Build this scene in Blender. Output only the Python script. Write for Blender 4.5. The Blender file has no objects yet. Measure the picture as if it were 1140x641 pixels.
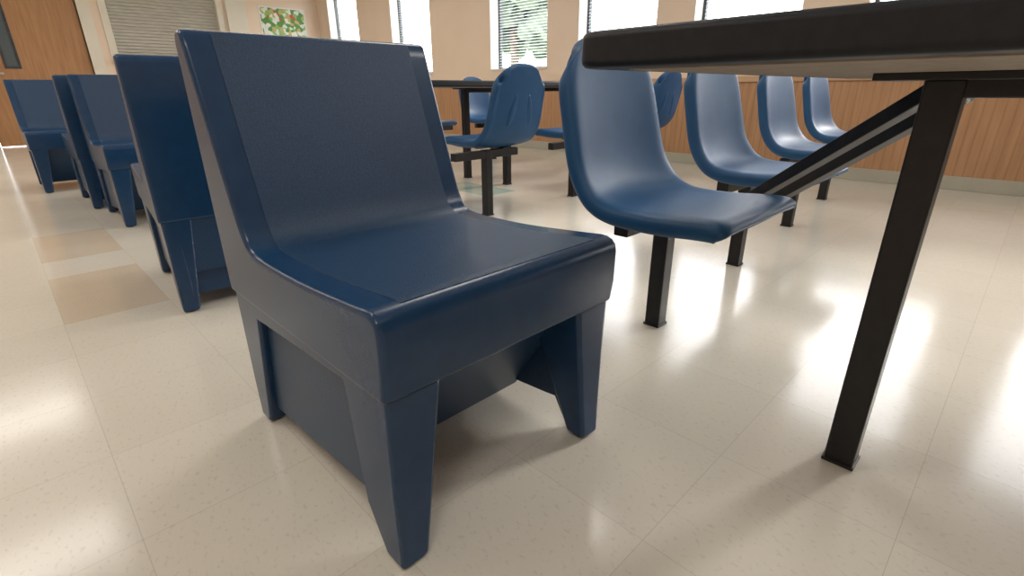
import bpy, bmesh, math, random
from mathutils import Vector, Matrix
random.seed(7)
scene = bpy.context.scene
COL = scene.collection
try:
    scene.view_settings.view_transform = 'Standard'
    scene.view_settings.look = 'None'
except Exception as e:
    print(e)

# ------------------------------------------------------------------ materials
def new_mat(name, color=(0.5, 0.5, 0.5), rough=0.5, metal=0.0, spec=0.5, coat=0.0):
    m = bpy.data.materials.new(name)
    m.use_nodes = True
    b = m.node_tree.nodes['Principled BSDF']
    b.inputs['Base Color'].default_value = (*color, 1)
    b.inputs['Roughness'].default_value = rough
    b.inputs['Metallic'].default_value = metal
    b.inputs['Specular IOR Level'].default_value = spec
    b.inputs['Coat Weight'].default_value = coat
    return m

def noise_mat(name, c1, c2, scale=20, rough=0.5, bump=0.0, bscale=None, spec=0.5, lo=0.35, hi=0.65, stretch=(1, 1, 1), detail=4, metal=0.0, bdist=0.002):
    m = new_mat(name, c1, rough, metal, spec)
    nt = m.node_tree; N = nt.nodes; L = nt.links
    b = N['Principled BSDF']
    tc = N.new('ShaderNodeTexCoord')
    mp = N.new('ShaderNodeMapping'); mp.inputs['Scale'].default_value = stretch
    L.new(tc.outputs['Object'], mp.inputs['Vector'])
    n = N.new('ShaderNodeTexNoise'); n.inputs['Scale'].default_value = scale; n.inputs['Detail'].default_value = detail
    L.new(mp.outputs['Vector'], n.inputs['Vector'])
    r = N.new('ShaderNodeValToRGB')
    r.color_ramp.elements[0].position = lo; r.color_ramp.elements[0].color = (*c1, 1)
    r.color_ramp.elements[1].position = hi; r.color_ramp.elements[1].color = (*c2, 1)
    L.new(n.outputs['Fac'], r.inputs['Fac'])
    L.new(r.outputs['Color'], b.inputs['Base Color'])
    if bump > 0:
        n2 = N.new('ShaderNodeTexNoise'); n2.inputs['Scale'].default_value = bscale or scale; n2.inputs['Detail'].default_value = 2
        L.new(tc.outputs['Object'], n2.inputs['Vector'])
        bp = N.new('ShaderNodeBump'); bp.inputs['Strength'].default_value = bump; bp.inputs['Distance'].default_value = bdist
        L.new(n2.outputs['Fac'], bp.inputs['Height'])
        L.new(bp.outputs['Normal'], b.inputs['Normal'])
    return m

M_NAVY = noise_mat('navy_plastic', (0.007, 0.038, 0.102), (0.009, 0.044, 0.114), 30, 0.25, 0.25, 260, 0.45, bdist=0.0006)
M_NAVY_TEX = noise_mat('navy_pebbled', (0.006, 0.033, 0.088), (0.012, 0.050, 0.122), 230, 0.38, 0.7, 420, 0.48, bdist=0.0014)
M_BLUE = noise_mat('blue_plastic', (0.010, 0.066, 0.170), (0.013, 0.076, 0.190), 12, 0.47, 0.3, 500, 0.33, bdist=0.0006)
M_BLACK = noise_mat('black_powdercoat', (0.007, 0.007, 0.008), (0.010, 0.010, 0.012), 60, 0.42, 0.2, 300, 0.4)
M_LAM = noise_mat('dark_laminate', (0.006, 0.007, 0.011), (0.010, 0.012, 0.018), 80, 0.5, spec=0.3)
M_UNDER = noise_mat('particleboard_underside', (0.26, 0.205, 0.15), (0.34, 0.27, 0.20), 60, 0.7)
M_PEACH = noise_mat('peach_paint', (0.86, 0.69, 0.55), (0.88, 0.72, 0.58), 3, 0.75, 0.15, 200)
M_CREAM = noise_mat('cream_paint', (0.78, 0.73, 0.63), (0.82, 0.77, 0.67), 3, 0.55)
M_WHITE = noise_mat('white_paint', (0.82, 0.81, 0.79), (0.86, 0.85, 0.83), 3, 0.6)
M_CEIL = noise_mat('ceiling_tile', (0.80, 0.79, 0.77), (0.86, 0.85, 0.83), 90, 0.85)
M_BASE = noise_mat('vinyl_baseboard', (0.44, 0.42, 0.35), (0.48, 0.46, 0.39), 5, 0.5)
M_FRAME = noise_mat('bronze_window_frame', (0.03, 0.035, 0.045), (0.05, 0.055, 0.065), 20, 0.4)
M_SHUT = noise_mat('shutter_metal', (0.50, 0.48, 0.43), (0.58, 0.56, 0.50), 8, 0.42, metal=0.2, stretch=(1, 1, 6))
M_STEEL = noise_mat('brushed_steel', (0.45, 0.45, 0.45), (0.6, 0.6, 0.6), 40, 0.3, metal=0.9)
M_BLIND = noise_mat('blind_slat', (0.60, 0.66, 0.72), (0.66, 0.72, 0.78), 10, 0.5)
M_OAK = noise_mat('oak_door', (0.40, 0.20, 0.085), (0.50, 0.27, 0.125), 6, 0.42, stretch=(6, 6, 0.5), lo=0.3, hi=0.7)
M_OAKTRIM = noise_mat('oak_trim', (0.54, 0.34, 0.20), (0.62, 0.41, 0.25), 6, 0.4, stretch=(0.6, 6, 6), lo=0.3, hi=0.7)
M_LEAF = noise_mat('foliage', (0.07, 0.10, 0.08), (0.20, 0.25, 0.19), 3, 0.8)
M_BARK = noise_mat('bark', (0.10, 0.07, 0.05), (0.16, 0.12, 0.08), 12, 0.9)
M_GRASS = noise_mat('grass', (0.10, 0.17, 0.07), (0.16, 0.25, 0.11), 8, 0.9)
M_GLIDE = noise_mat('glide_rubber', (0.02, 0.02, 0.02), (0.03, 0.03, 0.03), 50, 0.7)
M_DGLASS = new_mat('door_glass', (0.10, 0.13, 0.15), 0.08, 0, 0.6)

def wainscot_mat():
    m = new_mat('oak_wainscot', (0.5, 0.25, 0.1), 0.42)
    nt = m.node_tree; N = nt.nodes; L = nt.links; b = N['Principled BSDF']
    tc = N.new('ShaderNodeTexCoord')
    mp = N.new('ShaderNodeMapping'); mp.inputs['Scale'].default_value = (9, 9, 0.7)
    L.new(tc.outputs['Object'], mp.inputs['Vector'])
    n = N.new('ShaderNodeTexNoise'); n.inputs['Scale'].default_value = 5; n.inputs['Detail'].default_value = 5
    L.new(mp.outputs['Vector'], n.inputs['Vector'])
    r = N.new('ShaderNodeValToRGB')
    r.color_ramp.elements[0].position = 0.3; r.color_ramp.elements[0].color = (0.44, 0.235, 0.12, 1)
    r.color_ramp.elements[1].position = 0.7; r.color_ramp.elements[1].color = (0.53, 0.30, 0.16, 1)
    L.new(n.outputs['Fac'], r.inputs['Fac'])
    w = N.new('ShaderNodeTexWave'); w.wave_type = 'BANDS'; w.bands_direction = 'X'; w.wave_profile = 'SIN'
    w.inputs['Scale'].default_value = 5.5
    L.new(tc.outputs['Object'], w.inputs['Vector'])
    r2 = N.new('ShaderNodeValToRGB')
    r2.color_ramp.elements[0].position = 0.0; r2.color_ramp.elements[0].color = (0.84, 0.82, 0.80, 1)
    r2.color_ramp.elements[1].position = 0.16; r2.color_ramp.elements[1].color = (1, 1, 1, 1)
    L.new(w.outputs['Fac'], r2.inputs['Fac'])
    mx = N.new('ShaderNodeMix'); mx.data_type = 'RGBA'; mx.blend_type = 'MULTIPLY'; mx.inputs[0].default_value = 1
    L.new(r.outputs['Color'], mx.inputs[6]); L.new(r2.outputs['Color'], mx.inputs[7])
    L.new(mx.outputs[2], b.inputs['Base Color'])
    bp = N.new('ShaderNodeBump'); bp.inputs['Strength'].default_value = 0.3; bp.inputs['Distance'].default_value = 0.003
    L.new(r2.outputs['Color'], bp.inputs['Height']); L.new(bp.outputs['Normal'], b.inputs['Normal'])
    return m
M_WAIN = wainscot_mat()

def floor_mat(name, base, base2, speck):
    m = new_mat(name, base, 0.16, 0, 0.40)
    nt = m.node_tree; N = nt.nodes; L = nt.links; b = N['Principled BSDF']
    tc = N.new('ShaderNodeTexCoord')
    br = N.new('ShaderNodeTexBrick'); br.offset = 0.0; br.squash = 1.0
    br.inputs['Scale'].default_value = 1.0
    br.inputs['Brick Width'].default_value = 0.305; br.inputs['Row Height'].default_value = 0.305
    br.inputs['Mortar Size'].default_value = 0.0008; br.inputs['Mortar Smooth'].default_value = 0.3
    br.inputs['Color1'].default_value = (*base, 1); br.inputs['Color2'].default_value = (*base2, 1)
    br.inputs['Mortar'].default_value = (base[0] * 0.82, base[1] * 0.80, base[2] * 0.77, 1)
    L.new(tc.outputs['Object'], br.inputs['Vector'])
    mp = N.new('ShaderNodeMapping'); mp.inputs['Rotation'].default_value = (0, 0, 0.6); mp.inputs['Scale'].default_value = (1, 1.6, 1)
    L.new(tc.outputs['Object'], mp.inputs['Vector'])
    n = N.new('ShaderNodeTexNoise'); n.inputs['Scale'].default_value = 75; n.inputs['Detail'].default_value = 2
    L.new(mp.outputs['Vector'], n.inputs['Vector'])
    r = N.new('ShaderNodeValToRGB')
    r.color_ramp.elements[0].position = 0.58; r.color_ramp.elements[0].color = (0, 0, 0, 1)
    r.color_ramp.elements[1].position = 0.70; r.color_ramp.elements[1].color = (0.34, 0.34, 0.34, 1)
    L.new(n.outputs['Fac'], r.inputs['Fac'])
    mx = N.new('ShaderNodeMix'); mx.data_type = 'RGBA'
    L.new(r.outputs['Color'], mx.inputs[0])
    L.new(br.outputs['Color'], mx.inputs[6]); mx.inputs[7].default_value = (*speck, 1)
    L.new(mx.outputs[2], b.inputs['Base Color'])
    n3 = N.new('ShaderNodeTexNoise'); n3.inputs['Scale'].default_value = 2.2; n3.inputs['Detail'].default_value = 5
    L.new(tc.outputs['Object'], n3.inputs['Vector'])
    mr = N.new('ShaderNodeMapRange'); mr.inputs['To Min'].default_value = 0.11; mr.inputs['To Max'].default_value = 0.20
    L.new(n3.outputs['Fac'], mr.inputs['Value']); L.new(mr.outputs['Result'], b.inputs['Roughness'])
    bp = N.new('ShaderNodeBump'); bp.inputs['Strength'].default_value = 0.12; bp.inputs['Distance'].default_value = 0.004
    n4 = N.new('ShaderNodeTexNoise'); n4.inputs['Scale'].default_value = 11; n4.inputs['Detail'].default_value = 2
    L.new(tc.outputs['Object'], n4.inputs['Vector']); L.new(n4.outputs['Fac'], bp.inputs['Height'])
    L.new(bp.outputs['Normal'], b.inputs['Normal'])
    return m
M_FLOOR = floor_mat('vct_cream', (0.645, 0.608, 0.53), (0.675, 0.638, 0.56), (0.46, 0.41, 0.34))
M_FLOOR_TAN = floor_mat('vct_tan', (0.60, 0.51, 0.40), (0.62, 0.53, 0.42), (0.48, 0.38, 0.28))
M_FLOOR_GRN = floor_mat('vct_green', (0.36, 0.46, 0.40), (0.39, 0.49, 0.43), (0.28, 0.36, 0.31))

# ------------------------------------------------------------------ helpers
def mk(name, verts, faces, mat, parent=None, smooth=False):
    me = bpy.data.meshes.new(name)
    me.from_pydata([tuple(v) for v in verts], [], faces)
    bm = bmesh.new(); bm.from_mesh(me)
    bmesh.ops.recalc_face_normals(bm, faces=bm.faces); bm.to_mesh(me); bm.free()
    if mat: me.materials.append(mat)
    for p in me.polygons: p.use_smooth = smooth
    o = bpy.data.objects.new(name, me); COL.objects.link(o)
    if parent: o.parent = parent
    return o

def bevel(o, w=0.005, seg=3, ang=35):
    for p in o.data.polygons: p.use_smooth = True
    b = o.modifiers.new('Bevel', 'BEVEL'); b.width = w; b.segments = seg
    b.limit_method = 'ANGLE'; b.angle_limit = math.radians(ang); b.harden_normals = True
    return o

def boxdata(x0, x1, y0, y1, z0, z1):
    v = [(x0, y0, z0), (x1, y0, z0), (x1, y1, z0), (x0, y1, z0), (x0, y0, z1), (x1, y0, z1), (x1, y1, z1), (x0, y1, z1)]
    f = [(0, 3, 2, 1), (4, 5, 6, 7), (0, 1, 5, 4), (1, 2, 6, 5), (2, 3, 7, 6), (3, 0, 4, 7)]
    return v, f

def multi(name, boxes, mat, parent=None, bw=0):
    V = []; F = []
    for b in boxes:
        v, f = boxdata(*b); n = len(V); V += v; F += [tuple(i + n for i in q) for q in f]
    o = mk(name, V, F, mat, parent)
    if bw: bevel(o, bw, 2)
    return o

def box(name, x0, x1, y0, y1, z0, z1, mat, parent=None, bw=0.0):
    return multi(name, [(x0, x1, y0, y1, z0, z1)], mat, parent, bw)

def prismY(name, poly, y0, y1, mat, parent=None, bw=0, seg=3, ang=35):
    n = len(poly)
    V = [(x, y0, z) for x, z in poly] + [(x, y1, z) for x, z in poly]
    F = [tuple(range(n)), tuple(range(2 * n - 1, n - 1, -1))]
    for i in range(n):
        j = (i + 1) % n
        F.append((i, j, n + j, n + i))
    o = mk(name, V, F, mat, parent)
    if bw: bevel(o, bw, seg, ang)
    return o

def hull8(name, bot, top, mat, parent=None, bw=0.0, seg=3):
    V = list(bot) + list(top)
    F = [(0, 3, 2, 1), (4, 5, 6, 7), (0, 1, 5, 4), (1, 2, 6, 5), (2, 3, 7, 6), (3, 0, 4, 7)]
    o = mk(name, V, F, mat, parent)
    if bw: bevel(o, bw, seg)
    return o

def tube(name, p0, p1, w, h, mat, parent=None, bw=0.004):
    p0 = Vector(p0); p1 = Vector(p1); d = (p1 - p0).normalized()
    up = Vector((0, 0, 1)) if abs(d.z) < 0.95 else Vector((1, 0, 0))
    s = d.cross(up).normalized(); u = s.cross(d).normalized()
    s *= w / 2; u *= h / 2
    V = [p0 - s - u, p0 + s - u, p0 + s + u, p0 - s + u, p1 - s - u, p1 + s - u, p1 + s + u, p1 - s + u]
    F = [(0, 1, 2, 3), (7, 6, 5, 4), (0, 4, 5, 1), (1, 5, 6, 2), (2, 6, 7, 3), (3, 7, 4, 0)]
    o = mk(name, V, F, mat, parent)
    if bw: bevel(o, bw, 2)
    return o

def empty(name, loc=(0, 0, 0), rz=0.0):
    e = bpy.data.objects.new(name, None); COL.objects.link(e)
    e.empty_display_size = 0.2
    e.location = loc; e.rotation_euler = (0, 0, rz)
    return e

def clone(src, name, loc, rz):
    e = empty(name, loc, rz)
    for c in src.children:
        d = c.copy(); COL.objects.link(d); d.parent = e
    return e

def catmull(pts, k=4):
    out = []
    P = [Vector(p) for p in pts]
    P = [P[0] * 2 - P[1]] + P + [P[-1] * 2 - P[-2]]
    for i in range(1, len(P) - 2):
        for j in range(k):
            t = j / k
            a, b, c, d = P[i - 1], P[i], P[i + 1], P[i + 2]
            out.append(0.5 * ((2 * b) + (c - a) * t + (2 * a - 5 * b + 4 * c - d) * t * t + (3 * b - a - 3 * c + d) * t ** 3))
    out.append(P[-2])
    return out

# ------------------------------------------------------------------ lounge chair
def build_lounge(loc, rz):
    e = empty('lounge_chair', loc, rz)
    HW = .262
    front = catmull([(-.264, .818), (-.232, .72), (-.202, .63), (-.172, .54), (-.150, .482), (-.126, .452), (-.085, .441), (0, .440), (.10, .443), (.22, .452), (.288, .458)], 4)
    front = [(p.x, p.y) for p in front]
    nose = [(.303, .4575), (.315, .453), (.323, .444), (.326, .430), (.325, .37), (.318, .322)]
    top = [(-.302, .322), (-.306, .60), (-.309, .802), (-.305, .815), (-.297, .823), (-.284, .826), (-.272, .824)]
    poly = top + front + nose
    prismY('seat_shell', poly, -HW, HW, M_NAVY, e, .010, 4, 40)
    sub = [(-.2645, .820)] + front[1:] + [(.303, .4575)]
    o1 = []; o2 = []
    for i, (x, z) in enumerate(sub):
        a = Vector(sub[max(i - 1, 0)]); b = Vector(sub[min(i + 1, len(sub) - 1)])
        t = (b - a).normalized(); n = Vector((-t.y, t.x))
        if n.x + n.y < 0: n = -n
        o1.append((x + n.x * .0012, z + n.y * .0012)); o2.append((x - n.x * .006, z - n.y * .006))
    prismY('pebbled_inlay', o1 + o2[::-1], -.212, .212, M_NAVY_TEX, e, .0009, 2, 50)
    for s, nm in ((-1, 'near'), (1, 'far')):
        def yy(a, b):
            return (min(a * s, b * s), max(a * s, b * s))
        O = .256
        fr = [(-.298, .33), (.314, .33), (.309, .15), (.309, .004), (.258, .004), (.236, .04), (.210, .085), (.184, .305), (-.178, .285), (-.220, .10), (-.232, .045), (-.246, .004), (-.296, .004), (-.300, .1)]
        y0, y1 = yy(.210, O)
        prismY('side_frame_' + nm, fr, y0, y1, M_NAVY, e, .008, 3, 25)
        pn = [(-.26, .33), (.25, .33), (.25, .088), (.20, .082), (-.232, .044), (-.26, .1)]
        y0, y1 = yy(.197, .239)
        prismY('side_panel_' + nm, pn, y0, y1, M_NAVY_TEX, e, .004, 2, 25)
        a = (O - .001) * s
        hull8('front_leg_' + nm,
              [(.260, .204 * s, .004), (.309, .204 * s, .004), (.309, a, .004), (.260, a, .004)],
              [(.170, .160 * s, .33), (.314, .160 * s, .33), (.314, a, .33), (.170, a, .33)], M_NAVY, e, .010, 3)
        hull8('rear_leg_' + nm,
              [(-.297, .204 * s, .004), (-.246, .204 * s, .004), (-.246, a, .004), (-.297, a, .004)],
              [(-.299, .165 * s, .33), (-.19, .165 * s, .33), (-.19, a, .33), (-.299, a, .33)], M_NAVY, e, .010, 3)
    prismY('front_kick_panel', [(.065, .055), (.095, .055), (.268, .33), (.225, .33)], -.212, .212, M_NAVY_TEX, e, .004, 2)
    prismY('rear_panel', [(-.292, .14), (-.262, .14), (-.262, .33), (-.292, .33)], -.212, .212, M_NAVY_TEX, e, .004, 2)
    prismY('inner_floor', [(-.27, .055), (.08, .055), (.08, .075), (-.27, .15)], -.20, .20, M_NAVY, e, .003, 2)
    V = []; F = []
    for cx in (-.271, .283):
        for cy in (-.229, .229):
            n = len(V)
            for k in range(12):
                a = k / 12 * math.tau
                V.append((cx + .013 * math.cos(a), cy + .013 * math.sin(a), 0)); V.append((cx + .013 * math.cos(a), cy + .013 * math.sin(a), .008))
            for k in range(12):
                j = (k + 1) % 12
                F.append((n + 2 * k, n + 2 * j, n + 2 * j + 1, n + 2 * k + 1))
            F.append(tuple(n + 2 * k for k in range(12))); F.append(tuple(n + 2 * k + 1 for k in range(12)))
    mk('glides', V, F, M_GLIDE, e)
    return e

L0 = build_lounge((-.846, .538, 0), 0)
clone(L0, 'lounge_chair', (-2.215, .590, 0), math.pi - .09)
clone(L0, 'lounge_chair', (-3.86, .655, 0), 0)
clone(L0, 'lounge_chair', (-4.60, .600, 0), math.pi)
clone(L0, 'lounge_chair', (-5.60, .42, 0), 0)

# ------------------------------------------------------------------ moulded shell chair
def build_shell(loc, rz, mirror=1):
    e = empty('shell_chair', loc, rz)
    prof = catmull([(.240, .434), (.228, .449), (.200, .455), (.14, .452), (.05, .444), (-.03, .440), (-.10, .446), (-.155, .475), (-.187, .535), (-.205, .61), (-.220, .69), (-.234, .77), (-.244, .825), (-.249, .862)], 2)
    n = len(prof); NT = 14
    tot = n - 1
    V = []; F = []
    for i, p in enumerate(prof):
        s = i / tot
        if s < .12: hw = .214 + .013 * math.sin(s / .12 * math.pi / 2)
        elif s < .5: hw = .227
        elif s < .76: hw = .227 - .012 * (s - .5) / .26
        else:
            q = (s - .76) / .24
            hw = .215 - .050 * q ** 2
        for j in range(NT + 1):
            t = -1 + 2 * j / NT
            y = hw * t
            x, z = p.x, p.y
            a4 = abs(t) ** 3
            seat = max(0, min(1, (0.55 - s) / .15)); back = 1 - seat
            lipf = min(1, s / .15)
            z += seat * (.006 * a4 * lipf - (.014 if abs(t) > .95 else 0) * (0.4 + .6 * lipf))
            x += back * (.042 * t * t * (1 - .6 * max(0, (s - .6) / .4)) - (.016 if abs(t) > .95 else 0))
            if s > .70:
                q = (s - .70) / .30
                z -= .075 * abs(t) ** 2.6 * q ** 1.5
            if .28 < s < .62:
                w = math.sin((s - .28) / .34 * math.pi)
                x += .014 * a4 * w; z += .012 * a4 * w
            V.append((x, y, z))
    for i in range(n - 1):
        for j in range(NT):
            a = i * (NT + 1) + j
            F.append((a, a + 1, a + NT + 2, a + NT + 1))
    o = mk('seat_shell', V, F, M_BLUE, e, True)
    me = o.data
    mid = me.polygons[(n // 4) * NT + NT // 2]
    if mid.normal.z < 0:
        me.flip_normals()
    sd = o.modifiers.new('Solid', 'SOLIDIFY'); sd.thickness = .046; sd.offset = -1
    ss = o.modifiers.new('Sub', 'SUBSURF'); ss.levels = 2; ss.render_levels = 2
    def backx(z):
        pts = [(.44, -.11), (.475, -.155), (.535, -.187), (.61, -.205), (.69, -.220), (.77, -.234)]
        for (za, xa), (zb, xb) in zip(pts, pts[1:]):
            if z <= zb: return xa + (xb - xa) * (z - za) / (zb - za)
        return pts[-1][1]
    for k, yy in enumerate((-.075, .075)):
        V = []; F = []
        R = 16; S = 10
        for i in range(R + 1):
            v = i / R
            z = .50 + .20 * v
            env = math.sin(math.pi * (.04 + v * .92)) ** .5
            wv = env * .024; dv = env * .011
            yc = yy * (1.2 - .55 * v)
            xr = backx(z) - .043 + .042 * (yc / .22) ** 2
            for j in range(S):
                a = j / S * math.tau
                V.append((xr + dv * math.cos(a), yc + wv * math.sin(a), z))
        for i in range(R):
            for j in range(S):
                a = i * S + j; b = i * S + (j + 1) % S
                F.append((a, b, b + S, a + S))
        F.append(tuple(range(S))); F.append(tuple(R * S + j for j in range(S)))
        mk('rear_flute_%d' % (k + 1), V, F, M_BLUE, e, True)
    ly = .145 * mirror
    tube('leg', (-.10, ly, 0.006), (-.10, ly, .392), .050, .050, M_BLACK, e)
    box('foot_plate', -.128, -.072, ly - .028, ly + .028, 0, .008, M_BLACK, e, .002)
    tube('beam', (-.10, -.10 * mirror, .368), (-.10, .40 * mirror, .368), .045, .045, M_BLACK, e)
    tube('seat_bracket', (-.12, 0, .392), (.14, 0, .395), .05, .014, M_BLACK, e)
    tube('cross_bracket', (0.02, -.12, .394), (0.02, .12, .394), .04, .014, M_BLACK, e)
    return e

S0 = build_shell((-.642, 1.245, 0), 0)
clone(S0, 'shell_chair', (-.712, 2.03, 0), 0)
clone(S0, 'shell_chair', (-.785, 2.90, 0), 0)
clone(S0, 'shell_chair', (-.870, 3.84, 0), 0)
for y in (2.20, 3.03, 3.86):
    clone(S0, 'shell_chair', (-2.40, y, 0), math.pi)
for y in (2.14, 2.97, 3.80):
    clone(S0, 'shell_chair', (-4.20, y, 0), 0)
# the other side of the near table
for y in (1.25, 2.05, 2.90, 3.75):
    clone(S0, 'shell_chair', (1.22, y, 0), math.pi)

# ------------------------------------------------------------------ tables
def rr(x0, x1, y0, y1, r, k=6):
    P = []
    for cx, cy, a0 in ((x1 - r, y1 - r, 0), (x0 + r, y1 - r, 90), (x0 + r, y0 + r, 180), (x1 - r, y0 + r, 270)):
        for i in range(k + 1):
            a = math.radians(a0 + 90 * i / k)
            P.append((cx + r * math.cos(a), cy + r * math.sin(a)))
    return P

def slab(name, P, z0, z1, mat, parent, bw=0):
    n = len(P)
    V = [(x, y, z0) for x, y in P] + [(x, y, z1) for x, y in P]
    F = [tuple(range(n)), tuple(range(n, 2 * n))] + [(i, (i + 1) % n, n + (i + 1) % n, n + i) for i in range(n)]
    o = mk(name, V, F, mat, parent)
    if bw: bevel(o, bw, 3)
    return o

def build_table(loc, w, d, legs, struts=()):
    e = empty('dining_table', loc)
    slab('table_top', rr(0, w, 0, d, .035), .743, .782, M_LAM, e, .009)
    slab('underside_board', rr(.045, w - .045, .045, d - .045, .02), .7415, .7435, M_UNDER, e)
    for i, (lx, ly) in enumerate(legs):
        tube('leg_%d' % (i + 1), (lx, ly, .006), (lx, ly, .732), .052, .052, M_BLACK, e)
        box('foot_%d' % (i + 1), lx - .029, lx + .029, ly - .029, ly + .029, 0, .008, M_BLACK, e, .002)
        box('top_plate_%d' % (i + 1), lx - .09, lx + .09, ly - .06, ly + .06, .730, .742, M_BLACK, e, .002)
        tube('cross_rail_%d' % (i + 1), (lx - .01, ly - .02, .725), (lx - .01, d - .12, .725), .035, .03, M_BLACK, e)
    xs = sorted(set(l[0] for l in legs)); ys = sorted(set(l[1] for l in legs))
    tube('rail_1', (xs[0], ys[0], .722), (xs[-1], ys[0], .722), .04, .035, M_BLACK, e)
    for i, (a, b) in enumerate(struts):
        tube('strut_%d' % (i + 1), a, b, .036, .030, M_BLACK, e, .003)
    return e

T0 = build_table((-.415, .505, 0), 1.35, 1.20, [(.290, .575), (1.08, .575)],
    [((.265, .79, .728), (-.205, 1.075, .372)), ((.31, .90, .728), (-.165, 1.190, .365))])
build_table((-3.80, 1.95, 0), 1.08, 1.9, [(.30, .95), (.80, .95)])

# ------------------------------------------------------------------ room
XL, XR, YB, YF, H = -10.44, 3.4, 5.05, -3.0, 2.85
TH = .22
ts = .305
nx0, nx1 = math.floor(XL / ts), math.ceil(XR / ts)
ny0, ny1 = math.floor(YF / ts), math.ceil(YB / ts)
V = []; F = []; MI = []
W = nx1 - nx0 + 1
for j in range(ny0, ny1 + 1):
    for i in range(nx0, nx1 + 1):
        V.append((i * ts, j * ts, 0))
tan_t = set(); grn_t = set()
def tid(x, y): return (math.floor(x / ts), math.floor(y / ts))
for x, y in ((-3.45, .08), (-3.15, .08), (-2.6, .08), (-2.3, .08), (-6.8, 1.6), (-6.5, 1.6)):
    tan_t.add(tid(x, y))
for x, y in ((-2.85, 2.60), (-3.1, 2.6)):
    grn_t.add(tid(x, y))
for j in range(ny0, ny1):
    for i in range(nx0, nx1):
        a = (j - ny0) * W + (i - nx0)
        F.append((a, a + 1, a + W + 1, a + W))
        MI.append(1 if (i, j) in tan_t else 2 if (i, j) in grn_t else 0)
fl = mk('floor', V, F, None)
for m in (M_FLOOR, M_FLOOR_TAN, M_FLOOR_GRN): fl.data.materials.append(m)
for p, m in zip(fl.data.polygons, MI): p.material_index = m
if fl.data.polygons[0].normal.z < 0: fl.data.flip_normals()

box('ceiling', XL - .2, XR + .2, YF - .2, YB + TH, H, H + .1, M_CEIL)
box('wall_front', XL - .2, XR + .2, YF - .2, YF, 0, H, M_PEACH)
box('wall_right', XR, XR + .2, YF, YB, 0, H, M_PEACH)

SILL, HEAD = .97, 2.45
wins = [(-10.02, -8.95), (-7.90, -6.84), (-5.52, -4.50), (-4.03, -3.03), (-2.63, -1.67), (-1.20, -.22), (.25, 1.25), (1.70, 2.70)]  # last three are unseen, added past the visible row for their daylight
bx = [(XL - .2, XR + .2, YB, YB + TH, 0, SILL), (XL - .2, XR + .2, YB, YB + TH, HEAD, H)]
prev = XL - .2
for a, b in wins:
    bx.append((prev, a, YB, YB + TH, SILL, HEAD)); prev = b
bx.append((prev, XR + .2, YB, YB + TH, SILL, HEAD))
multi('wall_back', bx, M_PEACH)
box('wainscot_back', XL, XR, YB - .018, YB, .10, .775, M_WAIN)  # oak wainscot panelling along the back wall, below the cap
box('trim_1', XL, XR, YB - .035, YB, .775, .825, M_OAKTRIM, None, .006)
box('baseboard_back', XL, XR, YB - .024, YB, 0, .10, M_BASE, None, .003)

for k, (a, b) in enumerate(wins):
    e = empty('window_%d' % (k + 1), ((a + b) / 2, YB + TH - .05, SILL))
    hw = (b - a) / 2; hh = HEAD - SILL
    f = .035
    multi('frame', [(-hw, -hw + f, -.02, .03, 0, hh), (hw - f, hw, -.02, .03, 0, hh), (-hw + f, hw - f, -.02, .03, 0, f), (-hw + f, hw - f, -.02, .03, hh - f, hh)], M_FRAME, e, .003)
    multi('jamb_lining', [(-hw, -hw + .006, -.17, -.02, 0, hh), (hw - .006, hw, -.17, -.02, 0, hh)], M_WHITE, e)
    box('sill', -hw, hw, -.19, -.02, 0, .018, M_WHITE, e, .003)
    V = []; F = []
    ns = int((hh - .08) / .034)
    for i in range(ns):
        z = .045 + i * .034
        n = len(V)
        V += [(-hw + .045, -.055, z), (hw - .045, -.055, z), (hw - .045, -.033, z + .012), (-hw + .045, -.033, z + .012)]
        F.append((n, n + 1, n + 2, n + 3))
    mk('blind_slats', V, F, M_BLIND, e)
    box('blind_headrail', -hw + .04, hw - .04, -.065, -.028, hh - .06, hh - .03, M_WHITE, e)
    ld = bpy.data.lights.new('portal', 'AREA'); ld.shape = 'RECTANGLE'; ld.size = 2 * hw; ld.size_y = hh
    ld.cycles.is_portal = True
    lo = bpy.data.objects.new('daylight_portal', ld); COL.objects.link(lo); lo.parent = e
    lo.location = (0, .05, hh / 2); lo.rotation_euler = (math.radians(-90), 0, 0)

SY0, SY1, SZ0, SZ1 = 1.66, 3.28, 1.20, 2.45
DY0, DY1, DZ = .02, 1.34, 2.40
multi('wall_left', [(XL - .2, XL, YF, DY0, 0, H), (XL - .2, XL, DY0, DY1, DZ, H), (XL - .2, XL, DY1, SY0, 0, H),
                    (XL - .2, XL, SY0, SY1, 0, SZ0), (XL - .2, XL, SY0, SY1, SZ1, H), (XL - .2, XL, SY1, YB, 0, H)], M_PEACH)
box('baseboard_left', XL, XL + .012, DY1 + .18, YB - .03, 0, .10, M_BASE)
d = empty('door_1', (XL, 0, 0))
box('leaf', -.09, -.045, DY0 + .005, DY1 - .005, .008, DZ - .01, M_OAK, d, .003)
box('vision_glass', -.046, -.043, .38, .50, 1.08, 2.05, M_DGLASS, d)
multi('vision_frame', [(-.046, -.036, .35, .38, 1.05, 2.08), (-.046, -.036, .50, .53, 1.05, 2.08), (-.046, -.036, .38, .50, 1.05, 1.08), (-.046, -.036, .38, .50, 2.05, 2.08)], M_FRAME, d)
multi('door_frame', [(-.10, .02, DY1, DY1 + .16, 0, DZ + .07), (-.10, .02, DY0 - .07, DY0, 0, DZ + .07), (-.10, .02, DY0, DY1, DZ, DZ + .07)], M_CREAM, d, .004)
multi('push_bar', [(-.046, .01, .20, .24, .96, 1.01), (-.01, .015, .13, .32, .97, 1.00)], M_STEEL, d, .004)
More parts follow.
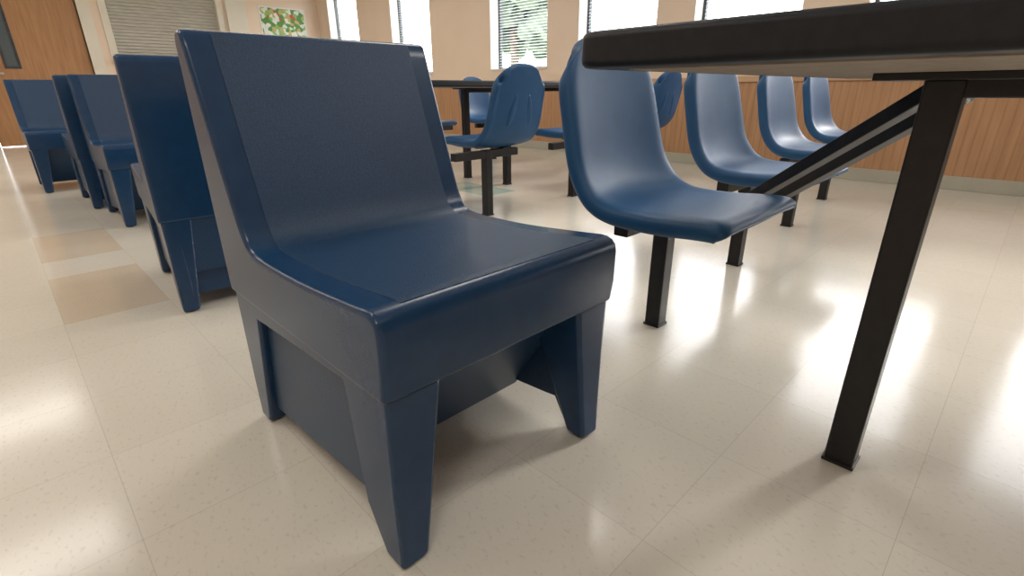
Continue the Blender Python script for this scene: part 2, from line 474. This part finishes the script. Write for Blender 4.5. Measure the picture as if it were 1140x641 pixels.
s = empty('roller_shutter', (XL, 0, 0))
V = []; F = []
zz = SZ0 + .02
while zz < SZ1 - .15:
    pr = [(-.075, 0), (-.060, .006), (-.055, .02), (-.060, .036), (-.075, .042)]
    for (x, dz) in pr:
        V.append((x, SY0 + .03, zz + dz)); V.append((x, SY1 - .03, zz + dz))
    zz += .047
for k in range(len(V) // 2 - 1):
    F.append((2 * k, 2 * k + 1, 2 * k + 3, 2 * k + 2))
mk('slats', V, F, M_SHUT, s)
multi('shutter_frame', [(-.10, .02, SY0 - .06, SY0 + .04, SZ0 - .02, SZ1 + .05), (-.10, .02, SY1 - .04, SY1 + .06, SZ0 - .02, SZ1 + .05), (-.12, .06, SY0, SY1, SZ1 - .15, SZ1 + .05)], M_CREAM, s, .004)
box('counter_ledge', -.10, .16, SY0 - .06, SY1 + .06, SZ0 - .045, SZ0, M_CREAM, s, .005)
box('trim_2', XL, XL + .06, 3.38, 3.70, 0, H, M_CREAM, None, .004)

pm = new_mat('poster_print', (1, 1, 1), .5)
nt = pm.node_tree; N = nt.nodes; Lk = nt.links; b = N['Principled BSDF']
tc = N.new('ShaderNodeTexCoord')
vo = N.new('ShaderNodeTexVoronoi'); vo.inputs['Scale'].default_value = 16
Lk.new(tc.outputs['Object'], vo.inputs['Vector'])
sp = N.new('ShaderNodeSeparateColor'); Lk.new(vo.outputs['Color'], sp.inputs['Color'])
rp = N.new('ShaderNodeValToRGB'); rp.color_ramp.interpolation = 'CONSTANT'
cs = [(0, (.80, .82, .75)), (.18, (.10, .28, .06)), (.45, (.28, .5, .12)), (.62, (.55, .10, .06)), (.70, (.7, .8, .7)), (.85, (.55, .45, .16))]
rp.color_ramp.elements[0].color = (*cs[0][1], 1); rp.color_ramp.elements[1].position = cs[1][0]; rp.color_ramp.elements[1].color = (*cs[1][1], 1)
for p_, c_ in cs[2:]:
    el = rp.color_ramp.elements.new(p_); el.color = (*c_, 1)
Lk.new(sp.outputs['Red'], rp.inputs['Fac']); Lk.new(rp.outputs['Color'], b.inputs['Base Color'])
pe = empty('wall_poster', (XL + .001, 4.36, 1.86))
box('print', 0, .006, -.40, .40, -.26, .28, pm, pe)
multi('border', [(0, .008, -.42, -.40, -.28, .30), (0, .008, .40, .42, -.28, .30), (0, .008, -.40, .40, -.28, -.26), (0, .008, -.40, .40, .28, .30)], M_WHITE, pe)

for X in (-7.5, -4.8, -2.1, .6):
    for Y in (-.7, 2.4):
        e = empty('ceiling_light', (X, Y, H))
        multi('housing', [(-.32, .32, -.62, -.60, -.03, 0), (-.32, .32, .60, .62, -.03, 0), (-.32, -.30, -.60, .60, -.03, 0), (.30, .32, -.60, .60, -.03, 0)], M_WHITE, e)
        ld = bpy.data.lights.new('lamp', 'AREA'); ld.shape = 'RECTANGLE'; ld.size = .58; ld.size_y = 1.18
        ld.energy = 22; ld.color = (1.0, .94, .87)
        lo = bpy.data.objects.new('lamp', ld); COL.objects.link(lo); lo.parent = e; lo.location = (0, 0, -.012)

# ------------------------------------------------------------------ outside
box('ground_outside', -30, 20, YB + TH + .02, 40, -.3, -.2, M_GRASS)
def tree(loc, h, r):
    e = empty('tree', loc)
    V = []; F = []
    for i in range(7):
        for j in range(8):
            a = j / 8 * math.tau; rad = .16 * (1 - i * .09)
            V.append((rad * math.cos(a) + .04 * math.sin(i), rad * math.sin(a), h * .6 * i / 6))
    for i in range(6):
        for j in range(8):
            F.append((i * 8 + j, i * 8 + (j + 1) % 8, i * 8 + 8 + (j + 1) % 8, i * 8 + 8 + j))
    mk('trunk', V, F, M_BARK, e, True)
    bm = bmesh.new()
    for q in range(16):
        a = random.random() * math.tau; rr_ = random.random() * r * .7
        c = Vector((rr_ * math.cos(a), rr_ * math.sin(a), h * (.35 + .6 * random.random())))
        res = bmesh.ops.create_icosphere(bm, subdivisions=3, radius=r * (.35 + .25 * random.random()), matrix=Matrix.Translation(c))
        for v in res['verts']:
            v.co += (v.co - c).normalized() * random.uniform(-.14, .14)
    me = bpy.data.meshes.new('canopy'); bm.to_mesh(me); bm.free(); me.materials.append(M_LEAF)
    o = bpy.data.objects.new('canopy', me); COL.objects.link(o); o.parent = e
tree((-9.6, 9.6, -.2), 4.4, 1.2)

sl = bpy.data.lights.new('sun', 'SUN'); sl.energy = 2.4; sl.angle = math.radians(9); sl.color = (1, .96, .90)
so = bpy.data.objects.new('sun', sl); COL.objects.link(so)
so.rotation_euler = Vector((-.30, -1.0, -.50)).to_track_quat('-Z', 'Y').to_euler()

w = bpy.data.worlds.new('World'); scene.world = w; w.use_nodes = True
bg = w.node_tree.nodes['Background']
bg.inputs['Color'].default_value = (.98, .98, 1.0, 1); bg.inputs['Strength'].default_value = 7.2

# ------------------------------------------------------------------ camera
cd = bpy.data.cameras.new('camera'); cam = bpy.data.objects.new('camera', cd); COL.objects.link(cam)
cd.sensor_width = 36; cd.lens = 36 * 560 / 1140
cd.clip_start = .02
cam.location = (0, 0, .72)
cam.rotation_euler = (Matrix.Rotation(math.radians(45.5), 3, 'Z') @ Matrix.Rotation(math.radians(90 - 21.45), 3, 'X') @ Matrix.Rotation(math.radians(-.4), 3, 'Z')).to_euler()
scene.camera = cam
